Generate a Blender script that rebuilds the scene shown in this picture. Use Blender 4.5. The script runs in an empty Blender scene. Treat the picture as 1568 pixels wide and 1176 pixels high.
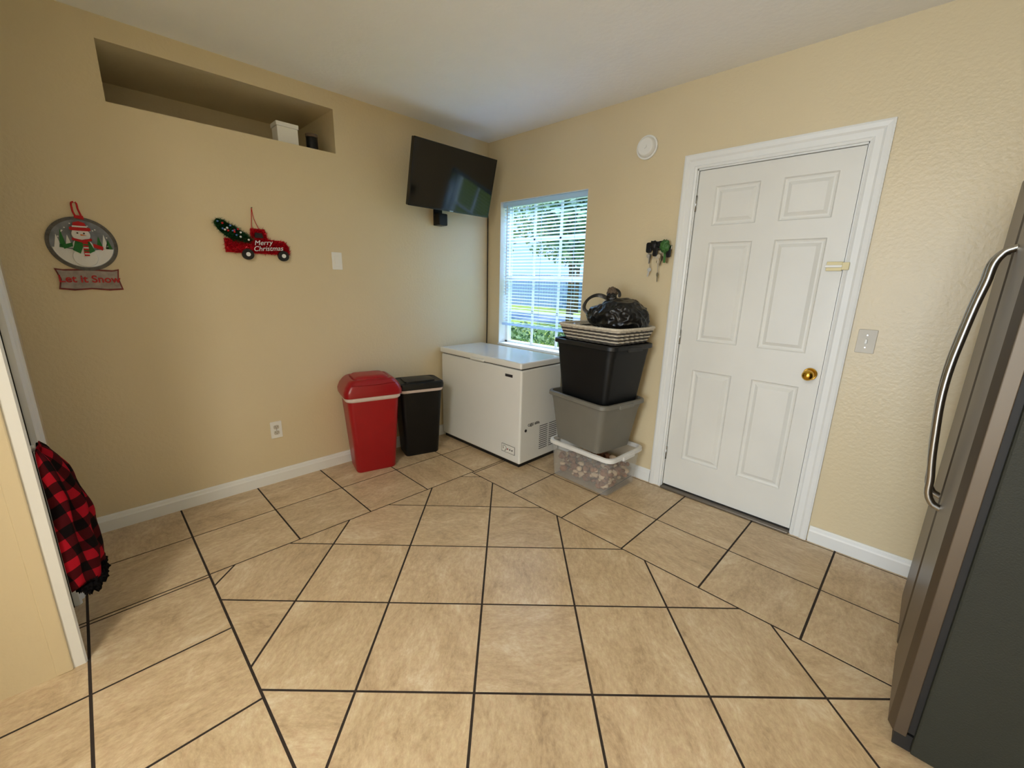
import bpy, bmesh, math, random
from mathutils import Vector, Matrix, noise
random.seed(7)
D=bpy.data
SC=bpy.context.scene
COL=SC.collection

# ------------------------------------------------------------------ materials
def s2l(c):
    return tuple(((v/255)/12.92 if v/255<=.04045 else ((v/255+.055)/1.055)**2.4) for v in c)
def newmat(name):
    m=D.materials.new(name);m.use_nodes=True
    nt=m.node_tree;b=nt.nodes['Principled BSDF'];return m,nt,b
def mat(name,rgb,rough=.5,metal=0,var=.06,scale=8,bump=0,bscale=60,spec=.5,trans=0,coat=0):
    m,nt,b=newmat(name)
    c=s2l(rgb)
    tc=nt.nodes.new('ShaderNodeTexCoord')
    n=nt.nodes.new('ShaderNodeTexNoise');n.inputs['Scale'].default_value=scale;n.inputs['Detail'].default_value=4
    nt.links.new(tc.outputs['Object'],n.inputs['Vector'])
    r=nt.nodes.new('ShaderNodeValToRGB')
    r.color_ramp.elements[0].position=.3;r.color_ramp.elements[1].position=.7
    r.color_ramp.elements[0].color=tuple(max(0,v*(1-var)) for v in c)+(1,)
    r.color_ramp.elements[1].color=tuple(min(1,v*(1+var)) for v in c)+(1,)
    nt.links.new(n.outputs['Fac'],r.inputs['Fac']);nt.links.new(r.outputs['Color'],b.inputs['Base Color'])
    b.inputs['Roughness'].default_value=rough;b.inputs['Metallic'].default_value=metal
    b.inputs['Specular IOR Level'].default_value=spec
    b.inputs['Coat Weight'].default_value=coat
    if bump:
        n2=nt.nodes.new('ShaderNodeTexNoise');n2.inputs['Scale'].default_value=bscale;n2.inputs['Detail'].default_value=3
        nt.links.new(tc.outputs['Object'],n2.inputs['Vector'])
        bp=nt.nodes.new('ShaderNodeBump');bp.inputs['Strength'].default_value=bump;bp.inputs['Distance'].default_value=.004
        nt.links.new(n2.outputs['Fac'],bp.inputs['Height']);nt.links.new(bp.outputs['Normal'],b.inputs['Normal'])
    return m

M={}
M['wall']=mat('wall_paint',(219,204,170),.34,var=.02,scale=1.5,bump=.4,bscale=55,spec=.5)
M['ceil']=mat('ceiling_paint',(248,248,247),.8,var=.01,bump=.3,bscale=40)
M['trim']=mat('trim_white',(234,236,235),.35,var=.02,scale=4)
M['door']=mat('door_white',(227,227,222),.38,var=.03,scale=3,bump=.05,bscale=30)
M['white_pl']=mat('white_plastic',(236,236,232),.35,var=.01)
M['brass']=mat('brass',(214,170,70),.18,metal=1,var=.04)
M['metal']=mat('steel',(170,170,168),.25,metal=1)
M['chrome']=mat('handle_steel',(170,168,162),.24,metal=1)
M['fridge']=mat('fridge_steel',(96,86,74),.38,metal=.7,var=.05,scale=3)
M['fridge_side']=mat('fridge_side_paint',(42,44,37),.55,bump=.25,bscale=260,var=.05,spec=.3)
M['dark']=mat('dark_rubber',(18,18,18),.6)
M['tvb']=mat('tv_bezel',(12,12,13),.25)
M['tvs']=mat('tv_screen',(6,7,9),.09,var=.02)
M['freez']=mat('freezer_enamel',(234,236,234),.22,var=.01,coat=.3)
M['lab']=mat('label_dark',(50,50,55),.3)
M['red']=mat('red_plastic',(160,14,26),.35,var=.05)
M['red2']=mat('red_lid_plastic',(150,12,24),.28,var=.05)
M['bag_white']=mat('bag_white',(225,210,208),.4)
M['black_pl']=mat('black_plastic',(18,19,21),.42,var=.1,spec=.3)
M['gray_tote']=mat('gray_tote_plastic',(116,114,106),.45,var=.04)
M['black_tote']=mat('black_tote_plastic',(13,15,17),.5,var=.08,spec=.3)
M['black_lid']=mat('black_lid_plastic',(22,24,26),.42,spec=.4)
M['black_bag']=mat('black_bag_film',(9,9,10),.3,var=.2,spec=.5,bump=.3,bscale=22)
M['grout']=mat('grout',(48,38,31),.9,var=.15,scale=30)
M['snow']=mat('snow_paint',(228,230,232),.6,bump=.2,bscale=200)
M['globe']=mat('globe_bg',(120,126,136),.6,var=.3,scale=25)
M['globe_rim']=mat('globe_rim',(84,82,80),.5,var=.35,scale=60)
M['hat_red']=mat('felt_red',(190,28,32),.8,bump=.3,bscale=200)
M['green_f']=mat('felt_green',(38,110,52),.8,bump=.3,bscale=200)
M['wood_gray']=mat('sign_wood',(156,146,140),.7,var=.22,scale=40)
M['sign_edge']=mat('sign_edge_paint',(120,50,48),.7,var=.3,scale=40)
M['sign_red']=mat('sign_red_letters',(176,16,22),.6)
M['tinsel_red']=mat('tinsel_red',(200,18,40),.25,metal=.4,var=.35,scale=120)
M['tinsel_green']=mat('tinsel_green',(20,78,40),.4,metal=.2,var=.4,scale=120)
M['blue_orn']=mat('ornament_blue',(90,130,200),.2,metal=.4)
M['orange']=mat('orange_paint',(220,120,40),.6)
M['black_pt']=mat('black_paint',(15,15,15),.5)
M['key_green']=mat('keyring_green',(60,110,50),.5,var=.2)
M['bead_silver']=mat('key_metal',(150,145,135),.3,metal=1)
M['grass']=mat('grass',(170,190,90),.9,var=.3,scale=3)
M['leaf']=mat('leaf_green',(78,112,84),.6,var=.5,scale=2)
M['leaf2']=mat('leaf_light',(124,156,118),.6,var=.4,scale=2)
M['bark']=mat('bark',(95,80,65),.9,bump=.5,bscale=15)
M['fence']=mat('fence_paint',(134,160,200),.8,var=.06)
M['drive']=mat('concrete',(150,166,192),.9,var=.06,scale=4)
M['plate']=mat('switch_plate_grey',(200,194,180),.4)
M['ivory']=mat('ivory_latch',(222,210,160),.4)
M['wicker_l']=mat('wicker_light',(206,198,182),.7,var=.15,scale=80)
M['wicker_d']=mat('wicker_dark',(70,66,62),.7,var=.2,scale=80)
M['brownbit']=mat('brown_content',(128,82,52),.7,var=.45,scale=20)
M['brownbit2']=mat('cream_content',(205,180,150),.7,var=.25,scale=20)
M['thresh']=mat('threshold_metal',(120,112,102),.4,metal=.7)
M['fabric_black']=mat('fleece_black',(16,14,15),.95,bump=.8,bscale=120,spec=.1)

def mixmat(name,base,rough,kind,fac,col):
    m,nt,b=newmat(name)
    out=[n for n in nt.nodes if n.type=='OUTPUT_MATERIAL'][0]
    b.inputs['Base Color'].default_value=base+(1,);b.inputs['Roughness'].default_value=rough
    t=nt.nodes.new(kind);t.inputs[0].default_value=col+(1,)
    mx=nt.nodes.new('ShaderNodeMixShader');mx.inputs[0].default_value=fac
    nt.links.new(b.outputs[0],mx.inputs[1]);nt.links.new(t.outputs[0],mx.inputs[2]);nt.links.new(mx.outputs[0],out.inputs[0]);return m
M['blind']=mixmat('blind_vinyl',(.74,.83,.94),.5,'ShaderNodeBsdfTranslucent',.5,(.62,.79,1))
M['clear']=mixmat('clear_tote_plastic',(.75,.75,.73),.2,'ShaderNodeBsdfTransparent',.86,(1,1,1))
M['glass']=mixmat('window_glass',(.02,.02,.02),.02,'ShaderNodeBsdfTransparent',.93,(1,1,1))
M['clear_rim']=mat('clear_rim_plastic',(222,222,220),.3)

def tilemat():
    m,nt,b=newmat('floor_tile')
    N=nt.nodes.new;L=nt.links.new
    uv=N('ShaderNodeUVMap');uv.uv_map='UVMap'
    mp=N('ShaderNodeMapping');mp.inputs['Scale'].default_value=(1,1.8,1);L(uv.outputs[0],mp.inputs['Vector'])
    n1=N('ShaderNodeTexNoise');n1.inputs['Scale'].default_value=4.2;n1.inputs['Detail'].default_value=12;n1.inputs['Roughness'].default_value=.78;n1.inputs['Distortion'].default_value=.6
    L(mp.outputs[0],n1.inputs['Vector'])
    r=N('ShaderNodeValToRGB');e=r.color_ramp.elements
    e[0].position=.30;e[0].color=s2l((172,146,114))+(1,)
    e[1].position=.70;e[1].color=s2l((232,218,190))+(1,)
    k=e.new(.44);k.color=s2l((200,175,138))+(1,)
    k=e.new(.56);k.color=s2l((214,191,154))+(1,)
    L(n1.outputs['Fac'],r.inputs['Fac'])
    n2=N('ShaderNodeTexNoise');n2.inputs['Scale'].default_value=34;n2.inputs['Detail'].default_value=7;n2.inputs['Roughness'].default_value=.7;L(mp.outputs[0],n2.inputs['Vector'])
    mx=N('ShaderNodeMix');mx.data_type='RGBA';mx.blend_type='OVERLAY';mx.inputs[0].default_value=.5
    L(r.outputs[0],mx.inputs[6])
    bw=N('ShaderNodeValToRGB');bw.color_ramp.elements[0].position=.3;bw.color_ramp.elements[0].color=(.25,.25,.25,1);bw.color_ramp.elements[1].position=.7;bw.color_ramp.elements[1].color=(.7,.7,.7,1)
    L(n2.outputs['Fac'],bw.inputs[0]);L(bw.outputs[0],mx.inputs[7])
    at=N('ShaderNodeAttribute');at.attribute_name='tint'
    m2=N('ShaderNodeMix');m2.data_type='RGBA';m2.blend_type='MULTIPLY';m2.inputs[0].default_value=1
    L(mx.outputs[2],m2.inputs[6]);L(at.outputs['Color'],m2.inputs[7])
    L(m2.outputs[2],b.inputs['Base Color'])
    b.inputs['Roughness'].default_value=.33
    bp=N('ShaderNodeBump');bp.inputs['Strength'].default_value=.15;bp.inputs['Distance'].default_value=.003
    L(n2.outputs['Fac'],bp.inputs['Height']);L(bp.outputs[0],b.inputs['Normal'])
    return m
M['tile']=tilemat()
def plaidmat():
    m,nt,b=newmat('buffalo_plaid')
    N=nt.nodes.new;L=nt.links.new
    tc=N('ShaderNodeUVMap');tc.uv_map='UVMap';sp=N('ShaderNodeSeparateXYZ');L(tc.outputs[0],sp.inputs[0])
    outs=[]
    for ax in ('X','Y'):
        a=N('ShaderNodeMath');a.operation='FRACT';mu=N('ShaderNodeMath');mu.operation='MULTIPLY';mu.inputs[1].default_value=1/.085
        L(sp.outputs[ax],mu.inputs[0]);L(mu.outputs[0],a.inputs[0])
        g=N('ShaderNodeMath');g.operation='GREATER_THAN';g.inputs[1].default_value=.5;L(a.outputs[0],g.inputs[0]);outs.append(g)
    ad=N('ShaderNodeMath');ad.operation='ADD';L(outs[0].outputs[0],ad.inputs[0]);L(outs[1].outputs[0],ad.inputs[1])
    dv=N('ShaderNodeMath');dv.operation='MULTIPLY';dv.inputs[1].default_value=.5;L(ad.outputs[0],dv.inputs[0])
    r=N('ShaderNodeValToRGB');r.color_ramp.interpolation='CONSTANT';e=r.color_ramp.elements
    e[0].position=0;e[0].color=s2l((160,20,36))+(1,);e[1].position=.75;e[1].color=s2l((16,10,12))+(1,)
    k=e.new(.25);k.color=s2l((66,12,18))+(1,)
    L(dv.outputs[0],r.inputs[0]);L(r.outputs[0],b.inputs['Base Color'])
    b.inputs['Roughness'].default_value=.95;b.inputs['Specular IOR Level'].default_value=.1
    return m
M['plaid']=plaidmat()

# ------------------------------------------------------------------ geometry helpers
def link(o,parent=None):
    COL.objects.link(o)
    if parent: o.parent=parent
    return o
def empty(name,loc=(0,0,0),rot=(0,0,0)):
    e=D.objects.new(name,None);e.location=loc;e.rotation_euler=[math.radians(a) for a in rot];e.empty_display_size=.05
    COL.objects.link(e);return e
def from_bm(name,bm,m,parent=None,smooth=False,bevel=0,mats=None,seg=2):
    me=D.meshes.new(name);bmesh.ops.recalc_face_normals(bm,faces=bm.faces);bm.to_mesh(me);bm.free()
    for x in (mats or [m]): me.materials.append(x)
    if smooth:
        for p in me.polygons:p.use_smooth=True
    o=D.objects.new(name,me);link(o,parent)
    if bevel:
        b=o.modifiers.new('b','BEVEL');b.width=bevel;b.segments=seg;b.limit_method='ANGLE';b.angle_limit=math.radians(35)
    return o
def addbox(bm,a,b,mi=0):
    vs=[bm.verts.new((x,y,z)) for x in(a[0],b[0]) for y in(a[1],b[1]) for z in(a[2],b[2])]
    for f in((0,1,3,2),(4,6,7,5),(0,4,5,1),(2,3,7,6),(0,2,6,4),(1,5,7,3)):
        fc=bm.faces.new([vs[i] for i in f]);fc.material_index=mi
def box(name,a,b,m,parent=None,bevel=0,seg=2):
    bm=bmesh.new();addbox(bm,a,b);return from_bm(name,bm,m,parent,bevel=bevel,seg=seg)
def boxes(name,lst,m,parent=None,bevel=0):
    bm=bmesh.new()
    for a,b in lst:addbox(bm,a,b)
    return from_bm(name,bm,m,parent,bevel=bevel)
def cyl(name,p0,p1,r0,m,parent=None,r1=None,n=24,smooth=True,bevel=0):
    p0=Vector(p0);p1=Vector(p1);d=p1-p0;r1=r0 if r1 is None else r1
    bm=bmesh.new();bmesh.ops.create_cone(bm,cap_ends=True,segments=n,radius1=r0,radius2=r1,depth=d.length)
    q=d.to_track_quat('Z','Y').to_matrix().to_4x4();q.translation=(p0+p1)/2
    bmesh.ops.transform(bm,matrix=q,verts=bm.verts)
    o=from_bm(name,bm,m,parent,bevel=bevel)
    if smooth:
        for p in o.data.polygons:
            if len(p.vertices)==4:p.use_smooth=True
    return o
def sph(name,c,r,m,parent=None,sc=(1,1,1),n=20):
    bm=bmesh.new();bmesh.ops.create_uvsphere(bm,u_segments=n,v_segments=n//2+2,radius=r)
    for v in bm.verts:v.co=Vector((v.co.x*sc[0]+c[0],v.co.y*sc[1]+c[1],v.co.z*sc[2]+c[2]))
    return from_bm(name,bm,m,parent,smooth=True)
def prism(name,pts,z0,z1,m,parent=None,bevel=0):
    bm=bmesh.new();a=[bm.verts.new((x,y,z0)) for x,y in pts];b=[bm.verts.new((x,y,z1)) for x,y in pts]
    bm.faces.new(a[::-1]);bm.faces.new(b);n=len(pts)
    for i in range(n):bm.faces.new((a[i],a[(i+1)%n],b[(i+1)%n],b[i]))
    return from_bm(name,bm,m,parent,bevel=bevel)
def disc(cx,cy,r,n=40,a0=0,a1=360):
    return [(cx+r*math.cos(math.radians(a0+(a1-a0)*i/n)),cy+r*math.sin(math.radians(a0+(a1-a0)*i/n))) for i in range(n)]
def rrect(hx,hy,r,n=5):
    out=[]
    for cx,cy,a in((hx-r,hy-r,0),(-hx+r,hy-r,90),(-hx+r,-hy+r,180),(hx-r,-hy+r,270)):
        for i in range(n+1):
            t=math.radians(a+90*i/n);out.append((cx+r*math.cos(t),cy+r*math.sin(t)))
    return out
def loft(name,rings,m,parent=None,capb=True,capt=True,smooth=True,autos=40):
    bm=bmesh.new();prev=None
    for k,R in enumerate(rings):
        z,hx,hy,r=R[:4];cx,cy=(R[4],R[5]) if len(R)>4 else (0,0)
        vs=[bm.verts.new((x+cx,y+cy,z)) for x,y in rrect(hx,hy,r)]
        if prev:
            n=len(vs)
            for i in range(n):bm.faces.new((prev[i],prev[(i+1)%n],vs[(i+1)%n],vs[i]))
        elif capb:bm.faces.new(vs[::-1])
        prev=vs
    if capt:bm.faces.new(prev)
    o=from_bm(name,bm,m,parent)
    if smooth:
        for p in o.data.polygons:p.use_smooth=True
        o.data.set_sharp_from_angle(angle=math.radians(autos))
    return o
def tube(name,pts,r,m,parent=None,cyclic=False,res=6):
    cu=D.curves.new(name,'CURVE');cu.dimensions='3D';cu.bevel_depth=r;cu.bevel_resolution=3;cu.resolution_u=res
    s=cu.splines.new('BEZIER');s.bezier_points.add(len(pts)-1)
    for p,c in zip(s.bezier_points,pts):p.co=c;p.handle_left_type=p.handle_right_type='AUTO'
    s.use_cyclic_u=cyclic;cu.use_fill_caps=True
    cu.materials.append(m);o=D.objects.new(name,cu);return link(o,parent)
def ring(name,c,R,r,m,parent=None,rot=(0,0,0)):
    e=Matrix.Rotation(math.radians(rot[2]),3,'Z')@Matrix.Rotation(math.radians(rot[1]),3,'Y')@Matrix.Rotation(math.radians(rot[0]),3,'X')
    pts=[Vector(c)+e@Vector((R*math.cos(a),R*math.sin(a),0)) for a in [i*math.pi/4 for i in range(8)]]
    return tube(name,pts,r,m,parent,True)
def text(name,body,size,loc,m,parent,ext=.001,rot=0,shear=0,off=.02):
    cu=D.curves.new(name,'FONT');cu.body=body;cu.size=size;cu.extrude=ext;cu.align_x='CENTER';cu.align_y='CENTER';cu.shear=shear;cu.offset=size*off
    cu.materials.append(m);o=D.objects.new(name,cu);link(o,parent);o.location=loc;o.rotation_euler=(0,0,rot);return o
def blob(name,c,sc,m,parent=None,amp=.15,fr=3,sub=5,seed=0,ridge=False,flat=None):
    bm=bmesh.new();bmesh.ops.create_icosphere(bm,subdivisions=sub,radius=1)
    for v in bm.verts:
        p=v.co.normalized()
        q=p*fr+Vector((seed,seed*.7,seed*1.3))
        if ridge: h=(1-abs(noise.noise(q)))**2*.7+(1-abs(noise.noise(q*2.3)))**3*.4-.6
        else: h=noise.noise(q)+.5*noise.noise(q*2.1)
        k=1+amp*h
        w=Vector((p.x*sc[0]*k,p.y*sc[1]*k,p.z*sc[2]*k))
        if flat is not None and w.z<flat: w.z=flat+(w.z-flat)*.05
        v.co=w+Vector(c)
    return from_bm(name,bm,m,parent,smooth=True)

# ------------------------------------------------------------------ room shell
CH=2.52
T=.15
LY=-2.90
boxes('wall_left',[((-T,LY-.12,0),(0,0,2.16)),((-T,LY-.12,2.42),(0,0,CH)),((-T,-1.35,2.16),(0,0,2.42)),((-T,LY-.12,2.16),(0,-2.45,2.42))],M['wall'])
boxes('wall_niche',[((-.62,-2.6,2.10),(-T,-1.2,2.16)),((-.68,-2.6,2.10),(-.62,-1.2,2.48)),((-.62,-2.6,2.42),(-T,-1.2,2.48)),((-.62,-1.35,2.16),(-T,-1.29,2.42)),((-.62,-2.51,2.16),(-T,-2.45,2.42))],M['wall'])
WX0,WX1,WZ0,WZ1=.16,1.07,.80,2.03
DX0,DX1,DZ=1.83,2.645,2.05
boxes('wall_back',[((-T,0,0),(WX0,T,CH)),((WX0,0,0),(WX1,T,WZ0)),((WX0,0,WZ1),(WX1,T,CH)),((WX1,0,0),(DX0,T,CH)),((DX0,0,DZ),(DX1,T,CH)),((DX1,0,0),(4.3,T,CH))],M['wall'])
boxes('wall_right',[((4.15,-6.5,0),(4.3,0,CH))],M['wall'])
EX=1.045
boxes('wall_front',[((EX,-6.65,0),(1.5,-6.5,CH)),((3.9,-6.65,0),(4.3,-6.5,CH)),((1.5,-6.65,2.1),(3.9,-6.5,CH))],M['wall'])
CW=LY
boxes('wall_closet',[((0,CW-.12,2.06),(EX,CW,CH)),((0,CW-.12,0),(.62,CW,2.06)),((.99,CW-.12,0),(EX,CW,2.06)),((EX-.12,-6.65,0),(EX,CW-.12,CH))],M['wall'])
boxes('shade_wall',[((EX,-3.66,0),(1.95,-3.54,CH))],M['wall'])  # added wall stub out of view, blocks rear light from the closet wall end
box('ceiling',(-.7,-6.65,CH),(4.3,T,CH+.1),M['ceil'])

def clip(poly,nx,ny,c):
    out=[]
    for i in range(len(poly)):
        a=poly[i];b=poly[(i+1)%len(poly)]
        da=a[0]*nx+a[1]*ny-c;db=b[0]*nx+b[1]*ny-c
        if da<=0:out.append(a)
        if (da<0<db) or (db<0<da):
            t=da/(da-db);out.append((a[0]+(b[0]-a[0])*t,a[1]+(b[1]-a[1])*t))
    return out
def floor():
    S=.407;g=.0046
    X1,Y1,Y2=.788,-.845,-2.452;X2=X1+7*S
    bm=bmesh.new();uvl=bm.loops.layers.uv.new('UVMap');cl=bm.loops.layers.float_color.new('tint')
    zt=0.0;th=.004
    def add(poly,ctr,ang,rect):
        x0,y0,x1,y1=rect
        for nx,ny,c in((1,0,x1-g),(-1,0,-(x0+g)),(0,1,y1-g),(0,-1,-(y0+g))):
            poly=clip(poly,nx,ny,c)
            if len(poly)<3:return
        pp=[]
        for p in poly:
            if not pp or math.hypot(p[0]-pp[-1][0],p[1]-pp[-1][1])>1e-4:pp.append(p)
        if len(pp)>2 and math.hypot(pp[0][0]-pp[-1][0],pp[0][1]-pp[-1][1])<1e-4:pp.pop()
        if len(pp)<3:return
        ar=abs(sum(pp[i][0]*pp[(i+1)%len(pp)][1]-pp[(i+1)%len(pp)][0]*pp[i][1] for i in range(len(pp))))/2
        if ar<1e-4:return
        top=[bm.verts.new((x,y,zt)) for x,y in pp];bot=[bm.verts.new((x,y,zt-th)) for x,y in pp]
        fs=[bm.faces.new(top)]
        n=len(pp)
        for i in range(n):fs.append(bm.faces.new((bot[i],bot[(i+1)%n],top[(i+1)%n],top[i])))
        ox,oy=random.uniform(0,40),random.uniform(0,40);ra=ang+random.choice((0,90,180,270))*math.pi/180
        t=random.uniform(.94,1.02);w=random.uniform(-.012,.012)
        for f in fs:
            for l in f.loops:
                x=l.vert.co.x-ctr[0];y=l.vert.co.y-ctr[1]
                l[uvl].uv=(ox+x*math.cos(ra)+y*math.sin(ra),oy-x*math.sin(ra)+y*math.cos(ra))
                l[cl]=(t,t-abs(w)*.6,t-w,1)
    def grid(rect,px,py):
        x0,y0,x1,y1=rect
        i0=math.floor((x0-px)/S)-1;i1=math.ceil((x1-px)/S)+1;j0=math.floor((y0-py)/S)-1;j1=math.ceil((y1-py)/S)+1
        for i in range(i0,i1):
            for j in range(j0,j1):
                a=px+i*S;b=py+j*S
                add([(a+g,b+g),(a+S-g,b+g),(a+S-g,b+S-g),(a+g,b+S-g)],(a+S/2,b+S/2),0,rect)
    grid((X1,Y1,4.15,0),1.623,-.438)
    grid((0,LY-.1,X1,0),.381,-1.638)
    grid((X1,-6.5,4.15,Y2),1.623,Y2)
    grid((X2,Y2,4.15,Y1),1.623,Y1)
    c=S/math.sqrt(2);h=S/2-g
    for i in range(-14,15):
        for j in range(-14,15):
            cx=1.527+(i+.5+j+.5)*c;cy=-1.359+(i+.5-j-.5)*c
            if not(X1-.4<cx<X2+.4 and Y2-.4<cy<Y1+.4):continue
            u=(1/math.sqrt(2),1/math.sqrt(2));v=(1/math.sqrt(2),-1/math.sqrt(2))
            poly=[(cx+a*h*u[0]+b*h*v[0],cy+a*h*u[1]+b*h*v[1]) for a,b in((-1,-1),(-1,1),(1,1),(1,-1))]
            add(poly,(cx,cy),math.pi/4,(X1,Y2,X2,Y1))
    for zz in(-.0015,-.08):
        gv=[bm.verts.new(p) for p in((-.15,-6.65,zz),(4.3,-6.65,zz),(4.3,T,zz),(-.15,T,zz))]
        f=bm.faces.new(gv);f.material_index=1
    from_bm('floor',bm,None,mats=[M['tile'],M['grout']])
floor()

def baseboard(name,p0,p1,n):
    p0=Vector(p0);p1=Vector(p1);n=Vector(n)
    prof=[(0,0),(.016,0),(.016,.062),(.012,.07),(.010,.082),(.005,.09),(0,.09)]
    bm=bmesh.new();A=[bm.verts.new(p0+n*a+Vector((0,0,b))) for a,b in prof];B=[bm.verts.new(p1+n*a+Vector((0,0,b))) for a,b in prof]
    k=len(prof);bm.faces.new(A);bm.faces.new(B[::-1])
    for i in range(k):bm.faces.new((A[i],A[(i+1)%k],B[(i+1)%k],B[i]))
    return from_bm(name,bm,M['trim'])
baseboard('baseboard_left',(0,LY,0),(0,0,0),(1,0,0))
baseboard('baseboard_back',(0.016,0,0),(1.76,0,0),(0,-1,0))
baseboard('baseboard_back.001',(2.715,0,0),(4.15,0,0),(0,-1,0))
baseboard('baseboard_right',(4.15,-.016,0),(4.15,-6.5,0),(-1,0,0))

# ------------------------------------------------------------------ window
W=empty('window_1',(0,0,0))
fy=.085
boxes('frame',[((WX0,fy,WZ0),(WX0+.03,fy+.05,WZ1)),((WX1-.03,fy,WZ0),(WX1,fy+.05,WZ1)),((WX0,fy,WZ1-.03),(WX1,fy+.05,WZ1)),((WX0,fy,WZ0),(WX1,fy+.05,WZ0+.035)),((WX0,fy+.005,1.385),(WX1,fy+.045,1.42))],M['trim'],W,bevel=.003)
mun=[]
for i in (1,2):
    x=WX0+.035+(WX1-WX0-.07)*i/3;mun.append(((x-.009,fy+.018,WZ0+.035),(x+.009,fy+.032,WZ1-.03)))
for z in (1.11,1.72):mun.append(((WX0+.03,fy+.018,z-.009),(WX1-.03,fy+.032,z+.009)))
boxes('muntins',mun,M['trim'],W)
box('glass',(WX0+.03,fy+.023,WZ0+.03),(WX1-.03,fy+.027,WZ1-.03),M['glass'],W)
boxes('reveal_lining',[((WX0,.002,WZ0),(WX0+.004,fy,WZ1)),((WX1-.004,.002,WZ0),(WX1,fy,WZ1)),((WX0,.002,WZ1-.004),(WX1,fy,WZ1))],M['trim'],W)
box('sill',(WX0+.001,-.012,WZ0-.002),(WX1-.001,fy,WZ0+.018),M['trim'],W,bevel=.004)
B=empty('window_blinds',(0,0,0))
bz0,bz1=.99,2.0
box('headrail',(WX0+.012,.022,bz1-.012),(WX1-.012,.058,bz1+.024),M['blind'],B,bevel=.002)
bm=bmesh.new();pitch=.0265;n=int((bz1-.02-bz0)/pitch);tilt=math.radians(-18);sw=.0125
for i in range(n):
    z=bz0+.02+i*pitch
    pr=[]
    for t in(-1,-.5,0,.5,1):
        yy=t*sw;zz=.0022*(1-t*t)
        pr.append((.040+yy*math.cos(tilt)-zz*math.sin(tilt),z+yy*math.sin(tilt)+zz*math.cos(tilt)))
    A=[bm.verts.new((WX0+.014,y,q)) for y,q in pr];C2=[bm.verts.new((WX1-.014,y,q)) for y,q in pr]
    for k in range(4):bm.faces.new((A[k],A[k+1],C2[k+1],C2[k]))
from_bm('slats',bm,M['blind'],B,smooth=True)
box('bottom_rail',(WX0+.012,.027,bz0-.010),(WX1-.012,.053,bz0+.010),M['blind'],B,bevel=.003)
for i,x in enumerate((WX0+.12,.615,WX1-.12)):
    cyl('ladder_cord_%d'%(i+1),(x,.027,bz0),(x,.027,bz1),.0014,M['blind'],B,n=6)
cyl('tilt_wand',(WX0+.07,.014,1.25),(WX0+.07,.016,bz1),.004,M['white_pl'],B,n=8)

# ------------------------------------------------------------------ entry door
def panel_door(name,x0,x1,z0,z1,yf,th,cols,rows):
    E=empty(name,(0,0,0))
    bm=bmesh.new()
    xs=sorted(set([x0,x1]+[c for cc in cols for c in cc]));zs=sorted(set([z0,z1]+[r for rr in rows for r in rr]))
    V={}
    def v(x,y,z):
        k=(round(x,5),round(y,5),round(z,5))
        if k not in V:V[k]=bm.verts.new(k)
        return V[k]
    for i in range(len(xs)-1):
        for j in range(len(zs)-1):
            a,b,c,d=xs[i],xs[i+1],zs[j],zs[j+1]
            isp=any(abs(a-cc[0])<1e-6 and abs(b-cc[1])<1e-6 for cc in cols) and any(abs(c-rr[0])<1e-6 and abs(d-rr[1])<1e-6 for rr in rows)
            if not isp:
                bm.faces.new((v(a,yf,c),v(b,yf,c),v(b,yf,d),v(a,yf,d)))
            else:
                lv=[(0,yf),(.006,yf+.008),(.014,yf+.011),(.022,yf+.011),(.040,yf+.001)]
                for k in range(len(lv)-1):
                    i0,y0=lv[k];i1,y1=lv[k+1]
                    o=[(a+i0,c+i0),(b-i0,c+i0),(b-i0,d-i0),(a+i0,d-i0)];p=[(a+i1,c+i1),(b-i1,c+i1),(b-i1,d-i1),(a+i1,d-i1)]
                    for q in range(4):
                        r=(q+1)%4
                        bm.faces.new((v(o[q][0],y0,o[q][1]),v(o[r][0],y0,o[r][1]),v(p[r][0],y1,p[r][1]),v(p[q][0],y1,p[q][1])))
                i0,y0=lv[-1];bm.faces.new((v(a+i0,y0,c+i0),v(b-i0,y0,c+i0),v(b-i0,y0,d-i0),v(a+i0,y0,d-i0)))
    addbox(bm,(x0,yf+.014,z0),(x1,yf+th,z1))
    addbox(bm,(x0,yf,z0),(x0+.0005,yf+.014,z1));addbox(bm,(x1-.0005,yf,z0),(x1,yf+.014,z1));addbox(bm,(x0,yf,z1-.0005),(x1,yf+.014,z1))
    from_bm('slab',bm,M['door'],E)
    return E
E=panel_door('door_1',1.853,2.622,.02,2.03,.012,.045,[(1.955,2.19),(2.30,2.535)],[(.235,.85),(1.035,1.625),(1.72,1.935)])
def casing(name,x0,x1,zt,w,parent=None,yb=0,sgn=-1,dk=1):
    bm=bmesh.new()
    prof=[(0,0),(0,.012),(.012,.016),(.018,.012),(.045,.013),(.055,.019),(.075,.021),(.085,.018),(.085,0)]
    prof=[(a/.085*w,b*dk) for a,b in prof]
    path=[(x0,0,-1,0),(x0,zt,-1,1),(x1,zt,1,1),(x1,0,1,0)]
    R=[]
    for X,Z,dx,dz in path:R.append([bm.verts.new((X+dx*a,yb+sgn*b,Z+dz*a)) for a,b in prof])
    k=len(prof)
    for s in range(3):
        for i in range(k-1):bm.faces.new((R[s][i],R[s][i+1],R[s+1][i+1],R[s+1][i]))
        bm.faces.new((R[s][k-1],R[s][0],R[s+1][0],R[s+1][k-1]))
    bm.faces.new(R[0]);bm.faces.new(R[3][::-1])
    return from_bm(name,bm,M['trim'],parent)
casing('trim_1',1.845,2.63,2.04,.08)
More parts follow.
